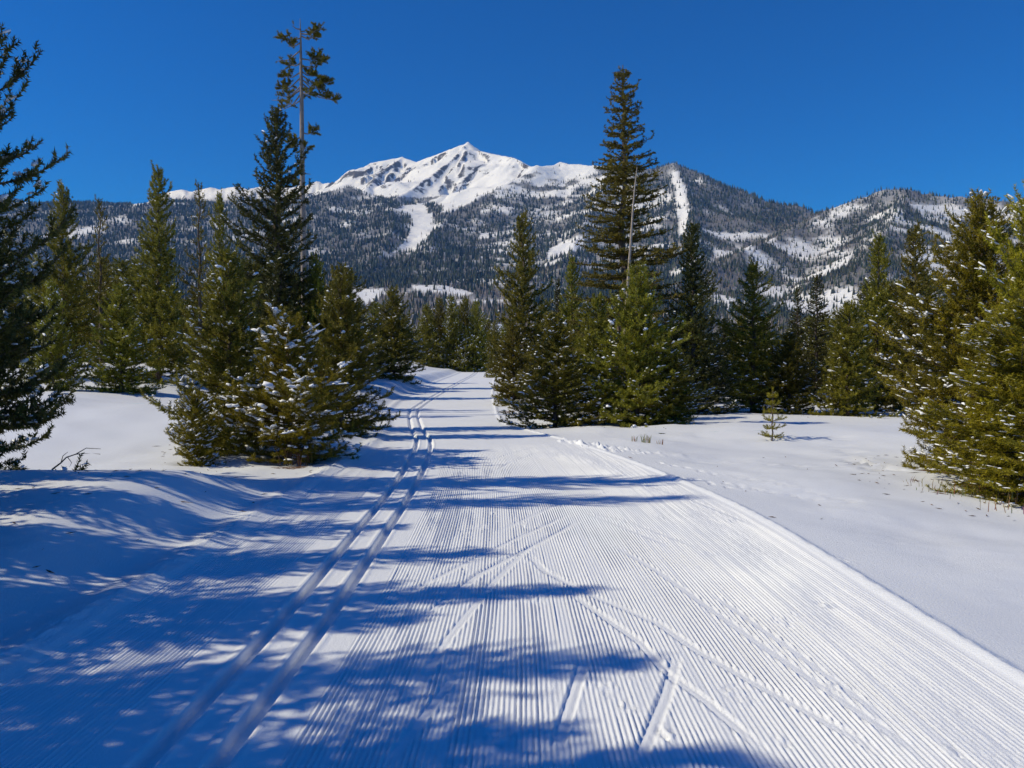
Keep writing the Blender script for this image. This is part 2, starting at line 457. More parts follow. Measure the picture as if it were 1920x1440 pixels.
def build_ground():
    # columns measured from the ruts: fine over the trail, growing outwards
    fine = np.arange(-1.95, 4.35, .0068)
    def outward(start, stop, step, g):
        o, s = [], step
        while abs(start) < stop:
            start += s * (1 if start > 0 or step > 0 else 1); o.append(start); s *= g
        return np.array(o)
    right = outward(4.35, 110, .02, 1.05)
    leftc = -outward(1.95, 110, .02, 1.05)[::-1]
    cols = np.concatenate([leftc, fine, right])
    rows_n = 2.3 * np.exp(np.arange(0, math.log(19.0 / 2.3) + .0065, .0076))
    coarse = np.arange(-1.95, 4.35, .045)
    cols_c = np.concatenate([leftc[::2], coarse, right[::2]])
    rows_b = np.arange(-9, rows_n[0] + .01, .15); rows_b[-1] = rows_n[0]
    rows_f = np.concatenate([rows_n[-1] * np.exp(np.arange(0, math.log(145.0 / rows_n[-1]), .0075))])
    tV, tF, gV, gF, gC = [], [], [], [], []; tn = gn = 0
    for rows, cc, fade in ((rows_n, cols, True), (rows_b, cols_c, False), (rows_f, cols_c, False)):
        U, D = np.meshgrid(cc, rows)
        X = U + rut_x(D)
        g = (1 - sst(12.5, 18.5, D)) * sst(2.3, 2.5, D) if fade else np.zeros_like(D)
        Z = fine_z(X.ravel().copy(), D.ravel().copy(), g.ravel()).reshape(X.shape)
        V = np.stack([X, D, Z], -1).reshape(-1, 3)
        fa = grid_faces(*X.shape)
        mx, md = V[fa[:, 0], 0], V[fa[:, 0], 1]
        ins = (mx > left_x(md)) & (mx < right_x(md)) & (md < 120)
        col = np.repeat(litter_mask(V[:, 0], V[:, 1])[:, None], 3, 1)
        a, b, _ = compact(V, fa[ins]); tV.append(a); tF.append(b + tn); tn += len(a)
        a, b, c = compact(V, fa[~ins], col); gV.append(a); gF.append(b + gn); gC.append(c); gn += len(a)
    t = link('groomed_trail', mesh_np('groomed_trail', np.concatenate(tV), np.concatenate(tF), M_TRAIL, True))
    tag(t, 'groomed snow trail with corduroy ridges and a pair of ski ruts', kind='structure')
    g = link('snow_ground', mesh_np('snow_ground', np.concatenate(gV), np.concatenate(gF), M_GROUND, True, np.concatenate(gC)))
    tag(g, 'untracked snow on both sides of the groomed trail', kind='structure')

# ------------------------------------------------------------------ mountains
def P3(px, py, Y):
    return ((px - CX) / F * Y, Y, EYE + (HZ - py) / F * Y)
RIDGES = [  # (points, slope, roughness)
    ([P3(*p) for p in ((-300, 430, 6800), (120, 400, 6300), (260, 384, 6000), (330, 358, 6000), (430, 351, 5800), (520, 352, 5600), (575, 348, 5400), (600, 340, 5300), (620, 346, 5200), (700, 308, 5000), (755, 297, 5000), (782, 306, 4900), (860, 277, 4800), (878, 270, 4800), (892, 284, 4700), (940, 294, 4500), (965, 298, 4300), (990, 315, 4100), (1005, 320, 4000))], .62, 1.0),
    ([P3(*p) for p in ((878, 270, 4800), (850, 300, 4550), (810, 330, 4300), (770, 358, 4050), (745, 372, 3850))], .75, 1.0),
    ([P3(*p) for p in ((755, 297, 5000), (715, 325, 4650), (690, 352, 4250))], .8, 1.0),
    ([P3(*p) for p in ((1005, 320, 4000), (1050, 304, 4150), (1090, 312, 4050), (1160, 316, 3900), (1230, 316, 3700), (1262, 313, 3600), (1300, 326, 3500), (1370, 353, 3400), (1430, 376, 3300), (1500, 391, 3250), (1533, 404, 3200), (1620, 440, 3100), (1800, 500, 3000))], .60, .45),
    ([P3(*p) for p in ((1005, 320, 4000), (930, 356, 3700), (850, 397, 3350), (815, 440, 2900), (800, 500, 2300))], .50, .4),
    ([P3(*p) for p in ((1160, 316, 3900), (1120, 380, 3300), (1080, 450, 2600), (1050, 520, 2000))], .48, .4),
    ([P3(*p) for p in ((1262, 313, 3600), (1290, 380, 3000), (1310, 450, 2400), (1300, 520, 1900))], .48, .4),
    ([P3(*p) for p in ((-500, 385, 4200), (80, 384, 4000), (260, 388, 4000), (450, 383, 3900), (570, 373, 3900), (655, 352, 3900), (700, 369, 3700), (735, 392, 3350), (735, 440, 2850), (700, 500, 2300))], .45, .35),
    ([P3(*p) for p in ((1490, 428, 2600), (1560, 396, 2650), (1600, 376, 2650), (1640, 363, 2650), (1700, 359, 2650), (1760, 368, 2600), (1830, 376, 2550), (1950, 386, 2450), (2150, 380, 2350), (2600, 400, 2300))], .55, .5),
    ([P3(*p) for p in ((1560, 396, 2650), (1500, 422, 2500), (1440, 450, 2250), (1350, 492, 1900), (1270, 540, 1600))], .5, .4),
    ([P3(*p) for p in ((1700, 359, 2650), (1660, 430, 2100), (1620, 500, 1600))], .5, .45),
]
APRON = [(130, 0), (700, 4), (1200, 62), (1800, 172), (2700, 405), (3400, 680), (4200, 880), (5000, 950), (9000, 950)]
def mountain_z(x, y):
    x = np.asarray(x, float); y = np.asarray(y, float)
    wx = x + 80 * fbm(x / 520, y / 520, 3, 101); wy = y + 80 * fbm(x / 520, y / 520, 3, 111)
    fade = sst(700, 2000, y)
    z = smooth_interp(y, APRON) * (1 - .45 * sst(.22, .45, x / y) * sst(2000, 3200, y)) + fade * 26 * fbm(x / 420, y / 420, 4, 121)
    rough = np.zeros_like(x); crest = np.full(x.shape, 1e9)
    for pts, sl, rg in RIDGES:
        best = np.full(x.shape, -1e9); bd = np.full(x.shape, 1e9); along = np.zeros_like(x); acc = 0.0
        for a, b in zip(pts[:-1], pts[1:]):
            ds, t = seg_dist(x, y, a[:2], b[:2])
            ds2, _ = seg_dist(wx, wy, a[:2], b[:2])
            de = ds + (ds2 - ds) * sst(30, 250, ds)
            h = a[2] + (b[2] - a[2]) * t - sl * de
            seg = math.hypot(b[0] - a[0], b[1] - a[1])
            k = h > best
            along = np.where(k, acc + t * seg, along); bd = np.where(k, ds, bd); best = np.maximum(best, h); acc += seg
        # gullies run straight down from the crest
        if rg > .9:
            gl = np.abs(noise2((along + 26 * noise2(x / 130, y / 130, 137)) / 135, bd / 900, 133)) * 2.0 + .5 * np.abs(noise2((along + .15 * bd) / 48, bd / 400, 134)) * 2.0
            best = best - (gl * 76 - 18) * sst(6, 150, bd)
            best = best - 34 * sst(0, 60, bd) * np.clip(noise2(along / 210, bd / 260, 135), 0, 1)
        k = best > z
        soft = 22 if rg < .9 else 7
        z = np.maximum(best, z) + soft * .5 * np.exp(-np.abs(best - z) / (1.8 * soft))
        rough = np.where(k, rg, rough); crest = np.where(k, bd, crest)
    z = z + np.where(rough > .9, 0, rough) * fade * 30 * (ridged(x / 300, y / 300, 5, 141) - 1.15)
    hi = (rough > .9) * sst(880, 1050, z)
    z = z + fade * 4 * fbm(x / 60, y / 60, 3, 151) + hi * np.clip(.35 + 1.4 * noise2(x / 340, y / 340, 153), 0, 1) * 15 * (ridged(x / 85, y / 85, 3, 155) - 1)
    return z, rough

SNOW_POLYS = [
    [(150, 300), (900, 200), (1115, 290), (1112, 318), (1085, 330), (1040, 338), (1005, 324), (968, 338), (930, 358), (885, 380), (850, 398), (812, 403), (807, 440), (800, 452), (772, 470), (735, 475), (752, 462), (768, 442), (777, 424), (770, 408), (742, 396), (758, 388), (800, 380), (835, 370), (790, 373), (735, 371), (700, 371), (672, 358), (655, 352), (570, 374), (450, 372), (330, 378), (255, 390)],
    [(1255, 325), (1272, 325), (1285, 360), (1290, 400), (1285, 445), (1272, 445), (1265, 390)],
    [(768, 537), (830, 536), (885, 548), (870, 556), (800, 549)],
    [(655, 545), (720, 543), (722, 552), (690, 575), (660, 572)],
    [(1025, 470), (1060, 452), (1100, 455), (1090, 470), (1050, 482), (1025, 492)],
]
def in_poly(px, py, poly):
    ins = np.zeros(px.shape, bool); n = len(poly)
    for i in range(n):
        (x0, y0), (x1, y1) = poly[i], poly[(i + 1) % n]
        c = ((y0 > py) != (y1 > py)) & (px < (x1 - x0) * (py - y0) / (y1 - y0 + 1e-9) + x0)
        ins ^= c
    return ins
def proj(x, y, z):
    return CX + F * x / y, HZ - F * (z - EYE) / y

def cover(x, y, z):
    """forest density 0..1 and kind (0 conifer, 1 bare aspen) at points of the mountain"""
    px, py = proj(x, y, z)
    px = px + 5 * fbm(x / 90, y / 90, 3, 201); py = py + 4 * fbm(x / 90, y / 90, 3, 211)
    dens = np.full(x.shape, .92)
    dens *= np.clip(.85 + .9 * fbm(x / 170, y / 170, 3, 221), .25, 1)
    # the right hill and the upper faces are thinly wooded
    hill = (px > 1335) & (y < 2900) & (py > 350)
    pat = fbm(x / 120, y / 200, 4, 231)
    dens = np.where(hill, np.clip(.60 + 1.5 * pat, .10, 1.0), dens)
    dens = np.where(hill & (py < 385), np.maximum(dens, .62), dens)
    crest = (px > 930) & (px < 1130) & (py < 372)
    dens = np.where(crest, np.clip(.42 + 1.1 * fbm(x / 100, y / 100, 3, 241), .05, .8), dens)
    mid = (px > 900) & (px < 1260) & (py > 360) & (py < 500)
    dens = np.where(mid, dens * np.clip(.95 + 1.3 * fbm(x / 150, y / 110, 3, 251), .2, 1), dens)
    rface = (px > 1260) & (px < 1540) & (y > 2600)
    dens = np.where(rface, np.clip(1.0 + .9 * fbm(x / 130, y / 130, 3, 261), .35, 1), dens)
    for k, p in enumerate(SNOW_POLYS):
        dens = np.where(in_poly(px, py, p), (.012 if k == 0 else .04), dens)
    dens = np.where(in_poly(px, py, [(800, 384), (832, 388), (826, 401), (802, 402)]), .85, dens)
    edge = (py < 410) & (px > 930) & in_poly(px, py + 14, SNOW_POLYS[0])
    asp = np.clip((py - 525) / 25, 0, 1) * ((px > 600) & (px < 1000)) + ((px > 1330) & (px < 1545) & (py > 405) & (np.abs((py - 404) - (1533 - px) * .47) < 16 + 10 * noise2(x / 60, y / 60, 271))) * .8
    asp = np.maximum(asp, np.where(hill, .55, .25) + .8 * noise2(x / 260, y / 260, 281))
    return dens, np.clip(asp, 0, 1)

def build_mountain():
    tx = np.concatenate([np.linspace(-1.0, -.55, 50)[:-1], np.linspace(-.55, .14, 330)[:-1], np.linspace(.14, 1.0, 170)])
    ys = 125 * np.exp(np.linspace(0, math.log(7600 / 125), 150))
    ys = np.unique(np.concatenate([ys[ys < 1400], np.linspace(1400, 3700, 105), np.linspace(3712, 5050, 112), np.linspace(5100, 7600, 24)]))
    T, Y = np.meshgrid(tx, ys); X = T * Y
    Z, R = mountain_z(X.ravel(), Y.ravel()); Z = Z.reshape(X.shape)
    low = smooth_interp(Y, [(100, .1), (160, .2), (400, .0), (700, 0), (9000, 0)])
    Z = Z + np.where(Y < 700, low, 0)
    # rock shows on steep, high ground
    gy, gx = np.gradient(Z)
    dx = np.gradient(X, axis=1); dy = np.gradient(Y, axis=0)
    slope = np.hypot(gx / dx, gy / dy)
    lap = Z - (np.roll(Z, 2, 1) + np.roll(Z, -2, 1)) / 2
    high = sst(750, 1000, Z)
    rk = np.clip(.25 + .34 * sst(.7, 1.3, slope) + .016 * lap + .20 * fbm(X / 150, Y / 150, 4, 301) + .10 * sst(.1, .8, -gx / dx), 0, .60) * high
    dn, _ = cover(X.ravel(), Y.ravel(), Z.ravel()); dn = dn.reshape(X.shape)
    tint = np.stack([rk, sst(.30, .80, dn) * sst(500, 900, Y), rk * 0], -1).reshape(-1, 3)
    V = np.stack([X, Y, Z], -1).reshape(-1, 3)
    o = link('mountain', mesh_np('mountain', V, grid_faces(*X.shape), M_MOUNTAIN, True, tint))
    tag(o, 'snowy mountain range with forested lower slopes', kind='structure')

def build_forest():
    rs = np.random.RandomState(11)
    pts = []
    # equal numbers per patch of hillside, thinner far off
    n = 350000
    y = 620 * np.exp(rs.rand(n) * math.log(5000 / 620)); x = (rs.rand(n) * 1.64 - .82) * y
    keep = rs.rand(n) < np.clip((y / 3600) * np.where(x / y > .22, 1.6, 1.0), .10, 1)
    x, y = x[keep], y[keep]
    z, _ = mountain_z(x, y); z = z + np.where(y < 700, smooth_interp(y, [(100, .1), (160, .2), (400, .0), (700, 0), (9000, 0)]), 0)
    dens, asp = cover(x, y, z)
    k = rs.rand(len(x)) < dens * .85
    x, y, z, asp = x[k], y[k], z[k], asp[k]
    n = len(x)
    bare = rs.rand(n) < asp * .85
    h = np.where(bare, rs.uniform(9, 15, n), rs.uniform(11, 22, n)) * np.where(z > 850, .72, 1.0)
    r = np.where(bare, h * rs.uniform(.07, .13, n), h * rs.uniform(.17, .25, n))
    hill = (x / y > .25) & (y < 2900); h = np.where(hill, h * .72, h); r = np.where(hill, r * .70, r)
    a0 = rs.rand(n) * 2 * math.pi
    V = np.zeros((n, 4, 3)); V[:, 0] = np.stack([x + rs.uniform(-.3, .3, n), y, z + h], -1)
    for i in range(3):
        a = a0 + i * 2 * math.pi / 3
        V[:, i + 1] = np.stack([x + r * np.cos(a), y + r * np.sin(a), z - 1.0 + (h * .06)], -1)
    b = (np.arange(n) * 4)[:, None]
    Fa = np.concatenate([b + np.array([[0, 1, 2]]), b + np.array([[0, 2, 3]]), b + np.array([[0, 3, 1]])])
    con = np.array([.045, .058, .040]) * rs.uniform(.6, 1.6, (n, 1)); con[:, 0] *= rs.uniform(.85, 1.25, n)
    brn = np.array([.27, .225, .19]) * rs.uniform(.65, 1.35, (n, 1))
    c = np.where(bare[:, None], brn, con)
    o = link('forest', mesh_np('forest', V.reshape(-1, 3), Fa, M_FOREST, False, np.repeat(c, 4, 0)))
    tag(o, 'far conifer and aspen forest covering the mountain slopes', 'forest', kind='stuff')
    print('forest trees', n)

# ------------------------------------------------------------------ conifers
class Plant:
    """collects wood tubes, needle axes and snow for one tree prototype"""
    def __init__(s, seed):
        s.r = random.Random(seed); s.n = np.random.RandomState(seed)
        s.wood = []; s.ax = []
    def tube(s, pts, r0, r1, sides=5):
        s.wood.append((pts, r0, r1, sides))
    def axis(s, a, b, w=1.0):
        s.ax.append((*a, *b, w))

def tubes_mesh(name, tubes, mat):
    V, Q, base = [], [], 0
    for pts, r0, r1, k in tubes:
        P = np.array(pts, float); n = len(P)
        T = np.gradient(P, axis=0); T /= np.linalg.norm(T, axis=1)[:, None] + 1e-9
        ref = np.array([0, 0, 1.0]) if abs(T[0, 2]) < .8 else np.array([1.0, 0, 0])
        A = np.cross(T, ref); A /= np.linalg.norm(A, axis=1)[:, None] + 1e-9
        B = np.cross(T, A)
        rr = np.linspace(r0, r1, n)[:, None, None] if np.isscalar(r1) else np.array(r1)[:, None, None]
        th = np.arange(k) * 2 * math.pi / k
        ring = A[:, None] * np.cos(th)[None, :, None] + B[:, None] * np.sin(th)[None, :, None]
        V.append((P[:, None] + ring * rr).reshape(-1, 3))
        i = np.arange(n * k).reshape(n, k) + base; j = np.roll(i, -1, 1)
        Q.append(np.stack([i[:-1], j[:-1], j[1:], i[1:]], -1).reshape(-1, 4))
        base += n * k
    return mesh_np(name, np.concatenate(V), np.concatenate(Q), mat, True)

def needles_mesh(name, axes, density, length, width, mat, rs, spread=(38, 72), flatten=0.0):
    A = np.array(axes); p0, p1, w = A[:, :3], A[:, 3:6], A[:, 6]
    v = p1 - p0; L = np.linalg.norm(v, axis=1) + 1e-9
    cnt = np.maximum(1, np.floor(L * density * w + rs.rand(len(L)))).astype(int)
    idx = np.repeat(np.arange(len(L)), cnt); n = len(idx)
    t = rs.rand(n)[:, None]
    T = (v / L[:, None])[idx]
    base = p0[idx] + v[idx] * t
    rnd = rs.normal(size=(n, 3)); rnd[:, 2] = rnd[:, 2] * (1 - flatten * .5) + flatten * .25
    N = rnd - T * (rnd * T).sum(1)[:, None]; N /= np.linalg.norm(N, axis=1)[:, None] + 1e-9
    a = np.radians(rs.uniform(spread[0], spread[1], n))[:, None]
    D = T * np.cos(a) + N * np.sin(a)
    ln = (length * rs.uniform(.65, 1.15, n))[:, None]
    S = np.cross(D, rs.normal(size=(n, 3))); S /= np.linalg.norm(S, axis=1)[:, None] + 1e-9
    S *= width * .5
    V = np.stack([base - S, base + S, base + D * ln], 1).reshape(-1, 3)
    return mesh_np(name, V, np.arange(n * 3).reshape(n, 3), mat, False), n

def blob_proto(seg, rings):
    """unit dome-topped blob: long in x, flattened underneath"""
    V = [(-1, 0, 0)]
    for i in range(1, rings):
        ph = math.pi * i / rings
        for j in range(seg):
            th = 2 * math.pi * j / seg
            z = math.sin(ph) * math.sin(th)
            V.append((-math.cos(ph), math.sin(ph) * math.cos(th), z if z > 0 else z * .45))
    V.append((1, 0, 0))
    Fa = []
    for j in range(seg): Fa.append((0, 1 + (j + 1) % seg, 1 + j))
    for i in range(rings - 2):
        a, b = 1 + i * seg, 1 + (i + 1) * seg
        for j in range(seg):
            k = (j + 1) % seg
            Fa += [(a + j, a + k, b + k), (a + j, b + k, b + j)]
    e = len(V) - 1; a = 1 + (rings - 2) * seg
    for j in range(seg): Fa.append((e, a + j, a + (j + 1) % seg))
    return np.array(V, float), np.array(Fa)

def snow_mesh(name, axes, prob, rad, rs, seg=6, rings=4, lift=.6, clump=2.2, stretch=1.0, minl=0.0):
    A = np.array(axes); p0, p1 = A[:, :3], A[:, 3:6]
    v = p1 - p0; L = np.linalg.norm(v, axis=1) + 1e-9
    mid = (p0 + p1) / 2
    cl = fbm(mid[:, 0] * clump + mid[:, 2] * clump * .8, mid[:, 1] * clump + mid[:, 2] * clump * .6, 2, 3)
    rr = np.hypot(mid[:, 0], mid[:, 1]); zb = np.clip((mid[:, 2] / mid[:, 2].max() * 14).astype(int), 0, 14)
    rm = np.array([np.percentile(rr[zb == q], 92) if (zb == q).sum() > 3 else 1e-3 for q in range(15)])[zb]
    prob = prob * np.clip((rr / (rm + 1e-3) - .35) * 2.0, .04, 1.3)
    k = (rs.rand(len(L)) < prob * np.clip(.55 + 5.0 * cl, .0, 3.0)) & (np.abs(v[:, 2] / L) < .86) & (L > minl)
    if not k.any(): return None
    p0, v, L, mid = p0[k], v[k], L[k], mid[k]; n = len(L)
    r = rad * np.exp(rs.normal(size=n) * .38 - .08)
    X = v / L[:, None]; X[:, 2] *= .45; X /= np.linalg.norm(X, axis=1)[:, None] + 1e-9
    Yv = np.cross(np.array([0, 0, 1.0]), X); Yv /= np.linalg.norm(Yv, axis=1)[:, None] + 1e-9
    Zv = np.cross(X, Yv)
    hl = np.maximum(L * .5 * stretch * rs.uniform(.35, .9, n), r)
    bv, bf = blob_proto(seg, rings)
    jit = 1 + .25 * rs.normal(size=(n, len(bv), 1)).clip(-1.6, 1.6)
    loc = bv[None] * jit
    W = (mid + v * rs.uniform(-.15, .2, n)[:, None])[:, None] + np.array([0, 0, 1.0]) * (r * lift)[:, None, None] \
        + X[:, None] * (loc[..., 0:1] * hl[:, None, None]) + Yv[:, None] * (loc[..., 1:2] * r[:, None, None]) + Zv[:, None] * (loc[..., 2:3] * (r * .8)[:, None, None])
    Fa = (bf[None] + (np.arange(n) * len(bv))[:, None, None]).reshape(-1, 3)
    return mesh_np(name, W.reshape(-1, 3), Fa, M_SNOWCAP, True)

def hdir(a): return np.array([math.cos(a), math.sin(a), 0.0])
UP = np.array([0, 0, 1.0])

def grow(seed, H, R, nb, prof, elev, base=.04, pw=1.0, curl=.25, lat=.42, lat_ang=50, lat_sp=.16, shoot=.16, inner=.22, sub=True, trunk_r=None, lean=.0, gaps=0.0, lobes=.35, bare_stubs=0, whorl=0, fluff=1.0):
    """a conifer: trunk, branches in a golden spiral, side twigs, twiglets"""
    p = Plant(seed); r = p.r
    tr = trunk_r or .012 * H + .02
    nz = 14; bend = [np.array([lean * H * (i / nz) ** 1.5 + .006 * H * math.sin(i * 1.3 + seed), .006 * H * math.cos(i * 1.7 + seed), H * i / nz]) for i in range(nz + 1)]
    bend[0] = np.array([bend[1][0] * .5, bend[1][1] * .5, -.25])
    tp = np.array(bend)
    p.tube(bend, tr, .012, 8)
    def at(z):
        return np.array([np.interp(z, tp[:, 2], tp[:, 0]), np.interp(z, tp[:, 2], tp[:, 1]), z])
    ph = [r.uniform(0, 6.28) for _ in range(3)]
    for i in range(nb):
        t = base + (1 - base) * ((i + r.random()) / nb) ** pw
        if whorl:
            t = min(.995, round(t * whorl) / whorl + r.uniform(-.006, .006))
        if t > .985: continue
        az = i * 2.39996 + r.uniform(-.5, .5)
        lob = 1 + lobes * (.5 * math.sin(2 * az + ph[0] + 5 * t) + .5 * math.sin(3 * az + ph[1] - 9 * t))
        if gaps and r.random() < gaps: continue
        L = R * prof(t) * r.uniform(.72, 1.12) * lob
        if L < .05: L = .05 + .05 * r.random()
        e = math.radians(elev(t) + r.uniform(-8, 8) - 14 * max(0, 1 - t / .14)); cu = curl * r.uniform(.6, 1.5)
        h = hdir(az); b0 = at(t * H); wig = r.uniform(-.12, .12)
        side = np.array([-h[1], h[0], 0])
        def P(s): return b0 + h * (L * s * math.cos(e)) + UP * (L * (s * math.sin(e) + cu * s * s * s)) + side * (wig * L * s * s)
        ns = max(3, int(L / shoot) + 1)
        pts = [P(k / ns) for k in range(ns + 1)]
        p.tube(pts[::max(1, ns // 4)] + [pts[-1]], max(.004, .0035 + .010 * L), .003, 4)
        for k in range(ns):
            if (k + .5) / ns > inner: p.axis(pts[k], pts[k + 1])
        nl = max(2, int(L / lat_sp)); sgn = 1 if r.random() < .5 else -1
        for k in range(nl):
            s = inner * .6 + (1 - inner * .6) * (k + r.random()) / nl
            if s > .97: continue
            sgn = -sgn
            ll = (lat * L * (1 - s) ** .8 + .5 * shoot) * r.uniform(.65, 1.2)
            q0 = P(s); tdir = P(min(1, s + .03)) - q0; tdir /= np.linalg.norm(tdir) + 1e-9
            an = math.radians(lat_ang + r.uniform(-14, 14)) * sgn
            dd = tdir * math.cos(an) + np.cross(UP, tdir) * math.sin(an) + UP * r.uniform(-.28, .42) * fluff
            dd /= np.linalg.norm(dd)
            m = max(1, int(ll / shoot + .5)); pv = q0
            for j in range(m):
                dd2 = dd + UP * (curl * .9 * (j + 1) / m); dd2 /= np.linalg.norm(dd2)
                nx = pv + dd2 * (ll / m); p.axis(pv, nx)
                if sub and ll > shoot * 1.3:
                    for sg in (1, -1):
                        if r.random() < .72:
                            e3 = dd2 * .7 + np.cross(UP, dd2) * (sg * .62) + UP * r.uniform(-.35, .6) * fluff
                            e3 /= np.linalg.norm(e3); q = pv + (nx - pv) * r.random()
                            p.axis(q, q + e3 * shoot * r.uniform(.55, 1.0))
                pv = nx
            if r.random() < .6 * fluff:
                uq = dd * .35 + UP + np.array([r.uniform(-.4, .4), r.uniform(-.4, .4), 0]); uq /= np.linalg.norm(uq); p.axis(pv, pv + uq * shoot * r.uniform(.5, .95))
            if ll > .3: p.tube([q0, (q0 + pv) / 2, pv], .005, .002, 3)
    for k in range(bare_stubs):
        t = r.uniform(.03, base + .12); az = r.uniform(0, 6.28); h = hdir(az); b0 = at(t * H); L = R * r.uniform(.15, .6)
        p.tube([b0, b0 + h * L * .5 + UP * L * .03, b0 + h * L - UP * L * r.uniform(-.1, .25)], .012, .003, 4)
    top = at(H * .97)
    p.axis(at(H * .93), top); p.axis(top, top + UP * shoot * 1.2); p.axis(top, top + UP * shoot * .9)
    return p

PROTO = {}
def proto(key, plant, needle_mat, bark, density, nlen, nwid, snow=None, spread=(38, 72), flatten=0.0, H=1.0, R=1.0):
    rs = np.random.RandomState(len(PROTO) * 13 + 5)
    cm, n = needles_mesh(key + '_crown', plant.ax, density, nlen, nwid, needle_mat, rs, spread, flatten)
    tm = tubes_mesh(key + '_trunk', plant.wood, bark)
    sm = snow_mesh(key + '_snow', plant.ax, rs=rs, **snow) if snow else None
    A = np.array(plant.ax); rad = np.hypot(A[:, 3], A[:, 4])
    R = float(np.percentile(rad[A[:, 5] < A[:, 5].max() * .45], 88)) + nlen * .6; H = float(A[:, 5].max()) + nlen * .6
    PROTO[key] = dict(trunk=tm, crown=cm, snow=sm, H=H, R=R)
    print(key, 'needles', n, 'wood', len(tm.polygons) * 2, 'snow', len(sm.polygons) if sm else 0)

cone = lambda a, b=.0: (lambda t: max(0.0, (1 - t)) ** a * (1 - b) + b * (1 - t))
def bushy(lo=.85, pk=.22, pw=.78):
    return lambda t: (lo + (1 - lo) * min(1, t / pk)) * (max(0, 1 - t) ** pw + .03)
def build_protos():
    # dense young pines, full to the snow
    for k, sd, lb in (('young_a', 1, .5), ('young_b', 2, .7), ('young_c', 3, .4)):
        proto(k, grow(sd, 3.6, 1.15, 150, bushy(.9, .2, .62), lambda t: -6 + 46 * t, base=.0, curl=.18, lat=.46, lat_sp=.15, shoot=.16, lobes=lb, inner=.06, gaps=.03), M_PINE, M_BARK, 235, .066, .016,
              dict(prob=.34 if sd != 2 else .95, rad=.022, seg=5, rings=4, lift=2.5))
    # pine loaded with snow
    proto('snowy', grow(12, 2.5, 1.0, 105, bushy(.85, .35, .48), lambda t: -10 + 52 * t, base=.04, curl=.24, lat=.48, lat_sp=.12, shoot=.135, lobes=.7, gaps=.05, bare_stubs=14, inner=.1), M_OLIVE, M_BARK, 330, .058, .011,
          dict(prob=1.5, rad=.031, seg=6, rings=5, lift=1.9, stretch=1.7, clump=2.4))
    # olive pine: wide, thick, right of the trail
    proto('olive', grow(21, 4.8, 1.75, 220, bushy(.9, .25, .58), lambda t: -8 + 46 * t, base=.0, curl=.2, lat=.44, lat_sp=.17, shoot=.17, lobes=.5, inner=.12), M_OLIVE, M_BARK, 168, .076, .0165,
          dict(prob=.46, rad=.020, seg=5, rings=4, lift=2.9, stretch=1.2))
    # big pine at the left edge of the view
    proto('edge', grow(31, 9.0, 2.0, 235, lambda t: (.85 + .15 * min(1, t / .2)) * (max(0, 1 - t) ** .6 + .03), lambda t: -12 + 46 * t, base=.0, curl=.26, lat=.42, lat_sp=.22, shoot=.21, lobes=.6, gaps=.0, bare_stubs=16, inner=.03), M_FIR, M_BARK, 118, .095, .029,
          dict(prob=.22, rad=.036, seg=6, rings=4, lift=2.0, stretch=1.1))
    # taller pines farther off: clumpier, open
    for k, sd in (('tall_a', 41), ('tall_b', 42)):
        proto(k, grow(sd, 8.0, 1.45, 165, bushy(.85, .22, .62), lambda t: -10 + 46 * t, base=.02, curl=.26, lat=.46, lat_sp=.22, shoot=.23, lobes=.75, gaps=.05, bare_stubs=10, inner=.08), M_PINE, M_BARK, 120, .115, .030,
              dict(prob=.26, rad=.032, seg=5, rings=3, lift=2.5))
    PROTO['tall_c'] = PROTO['tall_a']
    proto('thin', grow(45, 8.0, 1.1, 95, bushy(.6, .4), lambda t: -10 + 44 * t, base=.06, curl=.24, lat=.42, lat_sp=.22, shoot=.2, lobes=.8, gaps=.12, bare_stubs=22, inner=.25), M_PINE, M_BARK, 125, .10, .024,
          dict(prob=.2, rad=.026, seg=5, rings=3, lift=1.5))
    # tall open spruce
    proto('spruce', grow(51, 12.0, 1.8, 290, lambda t: (max(0, 1 - t) ** .62) * (.85 + .15 * min(1, t / .1)) + .02, lambda t: -22 + 36 * t, base=.02, curl=.14, lat=.40, lat_ang=46, lat_sp=.21, shoot=.20, lobes=.35, whorl=30, inner=.04, fluff=.3), M_SPRUCE, M_BARK, 104, .080, .034,
          None, spread=(40, 78))
    proto('small_spruce', grow(52, 5.0, 1.1, 150, lambda t: max(0, 1 - t) ** .72 + .02, lambda t: -16 + 40 * t, base=.0, curl=.12, lat=.42, lat_sp=.18, shoot=.17, lobes=.4, inner=.06, fluff=.5), M_FIR, M_BARK, 150, .070, .022,
          dict(prob=.2, rad=.022, seg=5, rings=3, lift=1.5))
    # dense dark fir
    proto('fir', grow(55, 8.5, 1.4, 230, lambda t: (max(0, 1 - t) ** .64) * (.85 + .15 * min(1, t / .15)) + .025, lambda t: -10 + 48 * t, base=.0, curl=.28, lat=.42, lat_sp=.20, shoot=.20, lobes=.6, inner=.05), M_FIR, M_BARK, 135, .082, .027,
          dict(prob=.20, rad=.030, seg=5, rings=3, lift=2.2))
    # waist-high sapling
    proto('sapling', grow(61, 1.2, .36, 34, lambda t: max(0, 1 - t) ** .7 + .05, lambda t: -6 + 36 * t, base=.10, curl=.16, lat=.25, lat_sp=.10, shoot=.09, lobes=.2, sub=False, trunk_r=.014, whorl=7), M_OLIVE, M_BARK, 620, .042, .006,
          dict(prob=.1, rad=.010, seg=5, rings=3))

